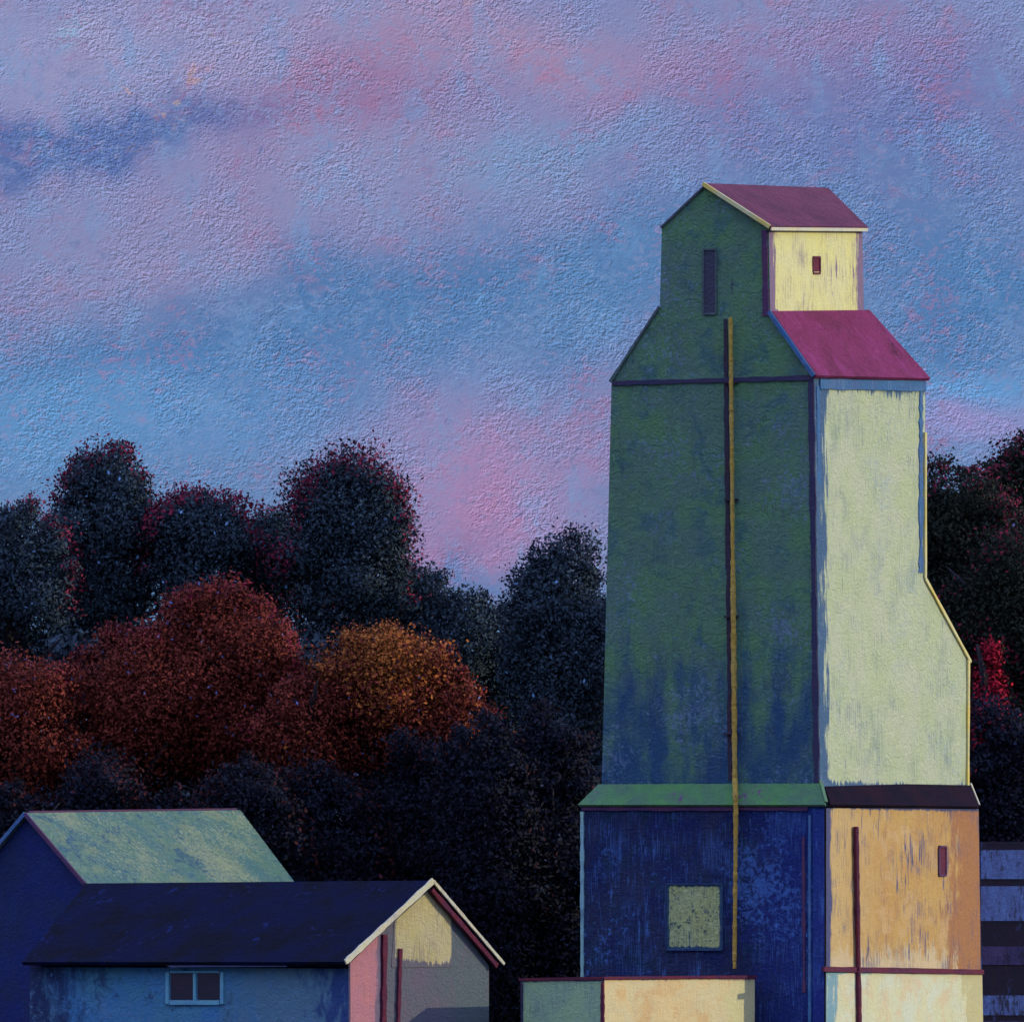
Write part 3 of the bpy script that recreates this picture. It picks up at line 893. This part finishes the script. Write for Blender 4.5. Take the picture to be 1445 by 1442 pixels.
def tree(name, px, top, w_px, Y, label, cat, mats, seed, base_px=1330, fringe=0.0, leaf=.072, density=.72, group=None, squash=1.0,
         turned_or_lit=None, clump=1.0):
    """A tree (or shrub) whose crown's middle is seen at column px, top row top, crown width w_px picture pixels;
    the crown hangs down to row base_px."""
    rng = np.random.default_rng(seed)
    rnd = random.Random(seed)
    k = (D + Y) / F
    x0 = (px - 722.5) * k
    ztop = EYE + (HOR - top) * k
    zbot = max(.25, EYE + (HOR - base_px) * k) if base_px < 1400 else -0.3 * (EYE + (HOR - top) * k)
    rx = w_px * k / 2
    root = thing(name, (x0, Y, 0), label, cat, group)
    zc = (ztop + zbot) / 2
    rz = (ztop - zbot) / 2
    ry = min(rx, 4.5) * squash
    # trunk and limbs
    tb = MB()
    tr = max(.06, min(.4, ztop * .028))
    zz = [0, max(zbot, .2) * .5, zc * .7 + zbot * .2, zc + rz * .35]
    pth = [Vector((x0 + rnd.uniform(-.15, .15), Y + rnd.uniform(-.15, .15), z)) for z in zz]
    tb.tube(pth, [tr * 1.3, tr, tr * .7, tr * .25], 8)
    for i in range(7):
        st = pth[1].lerp(pth[2], rnd.random()) if i < 4 else pth[2].lerp(pth[3], rnd.random() * .7)
        an = rnd.uniform(0, 6.283)
        en = Vector((x0 + math.cos(an) * rx * .7, Y + math.sin(an) * ry * .7, min(ztop - .3, st.z + rz * rnd.uniform(.3, .8))))
        md = st.lerp(en, .5) + Vector((0, 0, .15 * rz))
        tb.tube([st, md, en], [tr * .5, tr * .32, tr * .08], 6)
    tb.build('trunk', M['bark'], root, True)
    # crown: clumps of leaves through an uneven ellipsoid, widest above the middle
    area = rx * rz
    ncl = int(max(16, min(150, area * 4.2)))
    cs, rs = [], []
    rc0 = max(.45, min(1.5, .42 * min(rx, rz) + .15)) * clump
    lobes = [(rng.uniform(-.1, .1), 0, 1 - .50, .46), (-.25, 0, .25, .5), (.25, 0, .25, .5), (rng.uniform(-.2, .2), 0, -.25, .62)]
    for i in range(7):
        an = -0.5 + (math.pi + 1.0) * (i + rng.uniform(.1, .9)) / 7
        f = rng.uniform(.42, .66)
        lobes.append((math.cos(an) * f, rng.uniform(-.4, .4), math.sin(an) * f * .9, rng.uniform(.26, .42)))
    for i in range(ncl):
        for _ in range(40):
            q = rng.normal(size=3); q /= np.linalg.norm(q)
            q *= rng.uniform(.15, 1) ** .45
            prof = 1.0 if q[2] < .2 else 1.0
            r_ = rc0 * rng.uniform(.5, 1.05)
            lb = lobes[int(rng.integers(len(lobes)))]
            c_ = np.array([(lb[0] + q[0] * lb[3]) * rx, (lb[1] + q[1] * lb[3]) * ry, (lb[2] + q[2] * lb[3] * .9) * rz])
            break
        cs.append(c_); rs.append(r_)
    # irregular outriders on the upper outline
    for i in range(int(ncl * .45)):
        an = rng.uniform(.0, math.pi)
        r_ = rc0 * rng.uniform(.22, .5)
        dx, dz = math.cos(an), math.sin(an)
        f = rng.uniform(.70, .87)
        cs.append(np.array([dx * rx * f, rng.uniform(-.5, .5) * ry, dz * rz * f])); rs.append(r_)
    Pl, Nl = [], []
    for c_, r_ in zip(cs, rs):
        n = int(max(12, 150 * density * (r_ / leaf) ** 2 * .055))
        q = rng.normal(size=(n, 3)); q /= np.linalg.norm(q, axis=1)[:, None]
        q *= (rng.uniform(.05, 1, n) ** .42 * r_)[:, None]
        q *= (1 + .22 * rng.normal(size=(n, 1)))
        Pl.append(c_ + q * np.array([1, 1, .85]))
        Nl.append(q / (np.linalg.norm(q, axis=1)[:, None] + 1e-6))
    n = int(area * 420 * density * (.125 / leaf) ** 2)     # loose leaves between the clumps
    q = rng.normal(size=(n, 3)); q /= np.linalg.norm(q, axis=1)[:, None]
    q *= (rng.uniform(0, 1, n) ** .4 * .80 * (1 + .06 * rng.normal(size=n)))[:, None]
    Pl.append(q * np.array([rx, ry, rz]))
    Nl.append(q / (np.linalg.norm(q, axis=1)[:, None] + 1e-6))
    Pl = np.concatenate(Pl)
    Nl = np.concatenate(Nl)
    bigN = Pl / np.array([rx, ry, rz]) ** 1.5
    bigN /= np.linalg.norm(bigN, axis=1)[:, None] + 1e-6
    nr = bigN * .7 + Nl * .5 + np.array([0, 0, .25])     # leaves face outwards from their clump and crown
    keep = Pl[:, 2] + zc > .1
    Pl = Pl[keep]
    nr = nr[keep]
    n = len(Pl)
    e = np.sqrt((Pl[:, 0] / rx) ** 2 + (Pl[:, 2] / rz) ** 2)
    mi = np.zeros(n)
    if fringe > 0:
        pr = np.clip((e - .72) / .3, 0, 1) * fringe * (Pl[:, 2] > -.35 * rz)
        mi[rng.random(n) < pr] = 1
    if turned_or_lit:      # leaves turned, and painted sunlight on one top, around a place of its own (dx, dz, radius, share)
        d_ = np.hypot(Pl[:, 0] / rx - turned_or_lit[0], Pl[:, 2] / rz - turned_or_lit[1])
        pr = np.clip(1 - d_ / turned_or_lit[2], 0, 1) * turned_or_lit[3]
        mi[rng.random(n) < pr] = 1
    tint = np.clip(rng.beta(5, 5.5, n), 0, 1)
    hot = rng.random(n) < .006
    tint[hot] = 1.0
    tint[~hot] *= .92
    me = leaves_mesh('crown', Pl + np.array([0, 0, zc]), leaf, mats, mi, tint, rng, nr)
    cr_ = bpy.data.objects.new('crown', me)
    C.objects.link(cr_)
    cr_.parent = root
    return root


DK, BK, WN, RS, CRM, ORG, OLV = (L[k] for k in ('dark', 'black', 'wine', 'rust', 'crimson', 'orange', 'olive'))
gt = 'dark trees along the skyline'
tree('dark_tree', 20, 690, 190, 52, 'dark tree with wine red top cut by the left edge', 'tree', [DK, WN], 11, 960, .7, group=gt)
tree('dark_tree', 152, 612, 185, 55, 'tall dark tree with wine tinged crown, standing above the barn', 'tree', [DK, WN], 113, 930, .9, group=gt)
tree('dark_tree', 285, 682, 190, 54, 'broad dark tree with red fringe, between the two tallest on the left', 'tree', [DK, WN], 13, 930, .9, group=gt)
tree('dark_tree', 385, 700, 170, 56, 'small dark tree hugging the left flank of the blue grey rounded one', 'tree', [DK, WN], 14, 950, .8, group=gt)
tree('dark_tree', 496, 636, 196, 53, 'rounded blue grey tree with red right edge, above the orange tree', 'tree', [DK, WN], 15, 960, .6, group=gt)
tree('dark_tree', 600, 786, 200, 57, 'low dark tree under the pink gap in the sky', 'tree', [DK, BK], 16, 1130, .1, group=gt)
tree('dark_tree', 690, 812, 140, 58, 'lowest dark tree of the skyline, beside the gap', 'tree', [DK, BK], 17, 1130, .1, group=gt)
tree('dark_tree', 790, 742, 190, 52, 'round topped dark tree touching the green elevator wall', 'tree', [DK, BK], 18, 1150, .3, group=gt)
tree('dark_tree', 890, 800, 150, 60, 'dark tree mostly hidden behind the elevator', 'tree', [DK, BK], 19, 1150, .1, group=gt)
tree('dark_tree', 1345, 622, 250, 47, 'olive black tree close behind the right side of the elevator', 'tree', [OLV, WN], 20, 1160, .5, group=gt)
tree('dark_tree', 1442, 592, 250, 50, 'tall olive black tree with red top at the right edge', 'tree', [OLV, WN], 21, 1180, .6, group=gt)
tree('dark_tree', 1420, 745, 260, 44, 'dense lower olive black tree beside the lean to', 'tree', [OLV, CRM], 22, 1200, .2, group=gt, turned_or_lit=(-.35, -.1, .6, .55))
ga = 'autumn trees below the skyline'
tree('autumn_tree', 30, 925, 210, 31, 'brownish red autumn tree low at the left edge', 'tree', [RS, CRM], 31, 1180, .2, leaf=.07, group=ga)
tree('autumn_tree', 190, 868, 250, 33, 'dusky rust tree in front of the tall dark one', 'tree', [RS, CRM], 32, 1180, .3, leaf=.07, group=ga)
tree('autumn_tree', 305, 802, 290, 34, 'big crimson and rust autumn tree, the highest of the red ones', 'tree', [RS, CRM], 33, 1180, .5, leaf=.07, group=ga)
tree('autumn_tree', 430, 930, 170, 31, 'dull crimson tree wedged between the big crimson and the orange one', 'tree', [RS, CRM], 34, 1180, .2, leaf=.07, group=ga)
tree('autumn_tree', 548, 866, 260, 32, 'glowing orange topped autumn tree left of the elevator', 'tree', [RS, ORG], 35, 1170, .25, leaf=.07, group=ga, turned_or_lit=(-.05, .75, .95, 1.0))  # orange top leaves paint the sun's glow into the crown
tree('autumn_tree', 640, 925, 140, 32, 'small rust tree on the right flank of the orange one', 'tree', [RS, CRM], 36, 1170, .2, leaf=.07, group=ga)
gs = 'dark shrubs behind the houses'
lab = ['black shrub at the left edge behind the barn gable', 'black shrub behind the ridge of the pale green roof',
       'black shrub above the middle of the pale green roof', 'black shrub over the far end of the pale green roof',
       'black shrub right of the pale green roof', 'black shrub above the pink and grey gable',
       'black shrub between the gable and the elevator', 'tall black shrub against the elevator foot']
for i, (px, tp, wd) in enumerate(((20, 1075, 190), (130, 1045, 200), (240, 1068, 190), (350, 1030, 210), (460, 1040, 200), (570, 1005, 210), (680, 965, 200), (775, 950, 190))):
    tree('dark_shrub', px, tp, wd, 27 + (i % 3) * 1.5, lab[i], 'shrub', [BK, L['umber']], 50 + i, 1470, .5 if px < 640 else .1, leaf=.08, group=gs, density=1.1)
tree('dark_shrub', 1420, 968, 210, 24, 'black shrub behind the blue slatted crib', 'shrub', [BK, CRM], 60, 1470, .1, leaf=.08, group=gs, density=1.2)
tree('red_shrub', 1396, 872, 70, 41, 'bright crimson shrub beside the lean to corner', 'shrub', [L['scarlet'], OLV], 61, 1200, .75, leaf=.07, density=.6)

# a far wood that closes the view behind the trees, one dark mass
rng = np.random.default_rng(5)
Pw = []
for i in range(460):
    x = rng.uniform(-34, 34)
    # the wood stands high on the left and right and dips in the middle
    dip = math.exp(-((x - 0.0) / 3.4) ** 2)
    h = 18.0 - 3.4 * dip + .7 * math.sin(x * .8) + rng.uniform(-.9, .4)
    r_ = rng.uniform(1.2, 2.2)
    z = (rng.uniform(.5, 1) if i % 3 else rng.uniform(.05, .6)) * (h - r_)
    n = 800
    q = rng.normal(size=(n, 3)); q /= np.linalg.norm(q, axis=1)[:, None]
    q *= (rng.uniform(.05, 1, n) ** .4 * r_)[:, None]
    Pw.append(np.array([x, 78 + rng.uniform(-4, 4), z]) + q)
Pw = np.concatenate(Pw)
Pw = Pw[Pw[:, 2] > .1]
me = leaves_mesh('far_wood', Pw, .18, [DK], np.zeros(len(Pw)), rng.beta(2, 2, len(Pw)) * .9, rng, np.tile([[0., -.6, .8]], (len(Pw), 1)))
fw_ = bpy.data.objects.new('far_wood', me)
C.objects.link(fw_)
tag(fw_, 'black wood closing the view behind the trees', 'wood', kind='stuff')
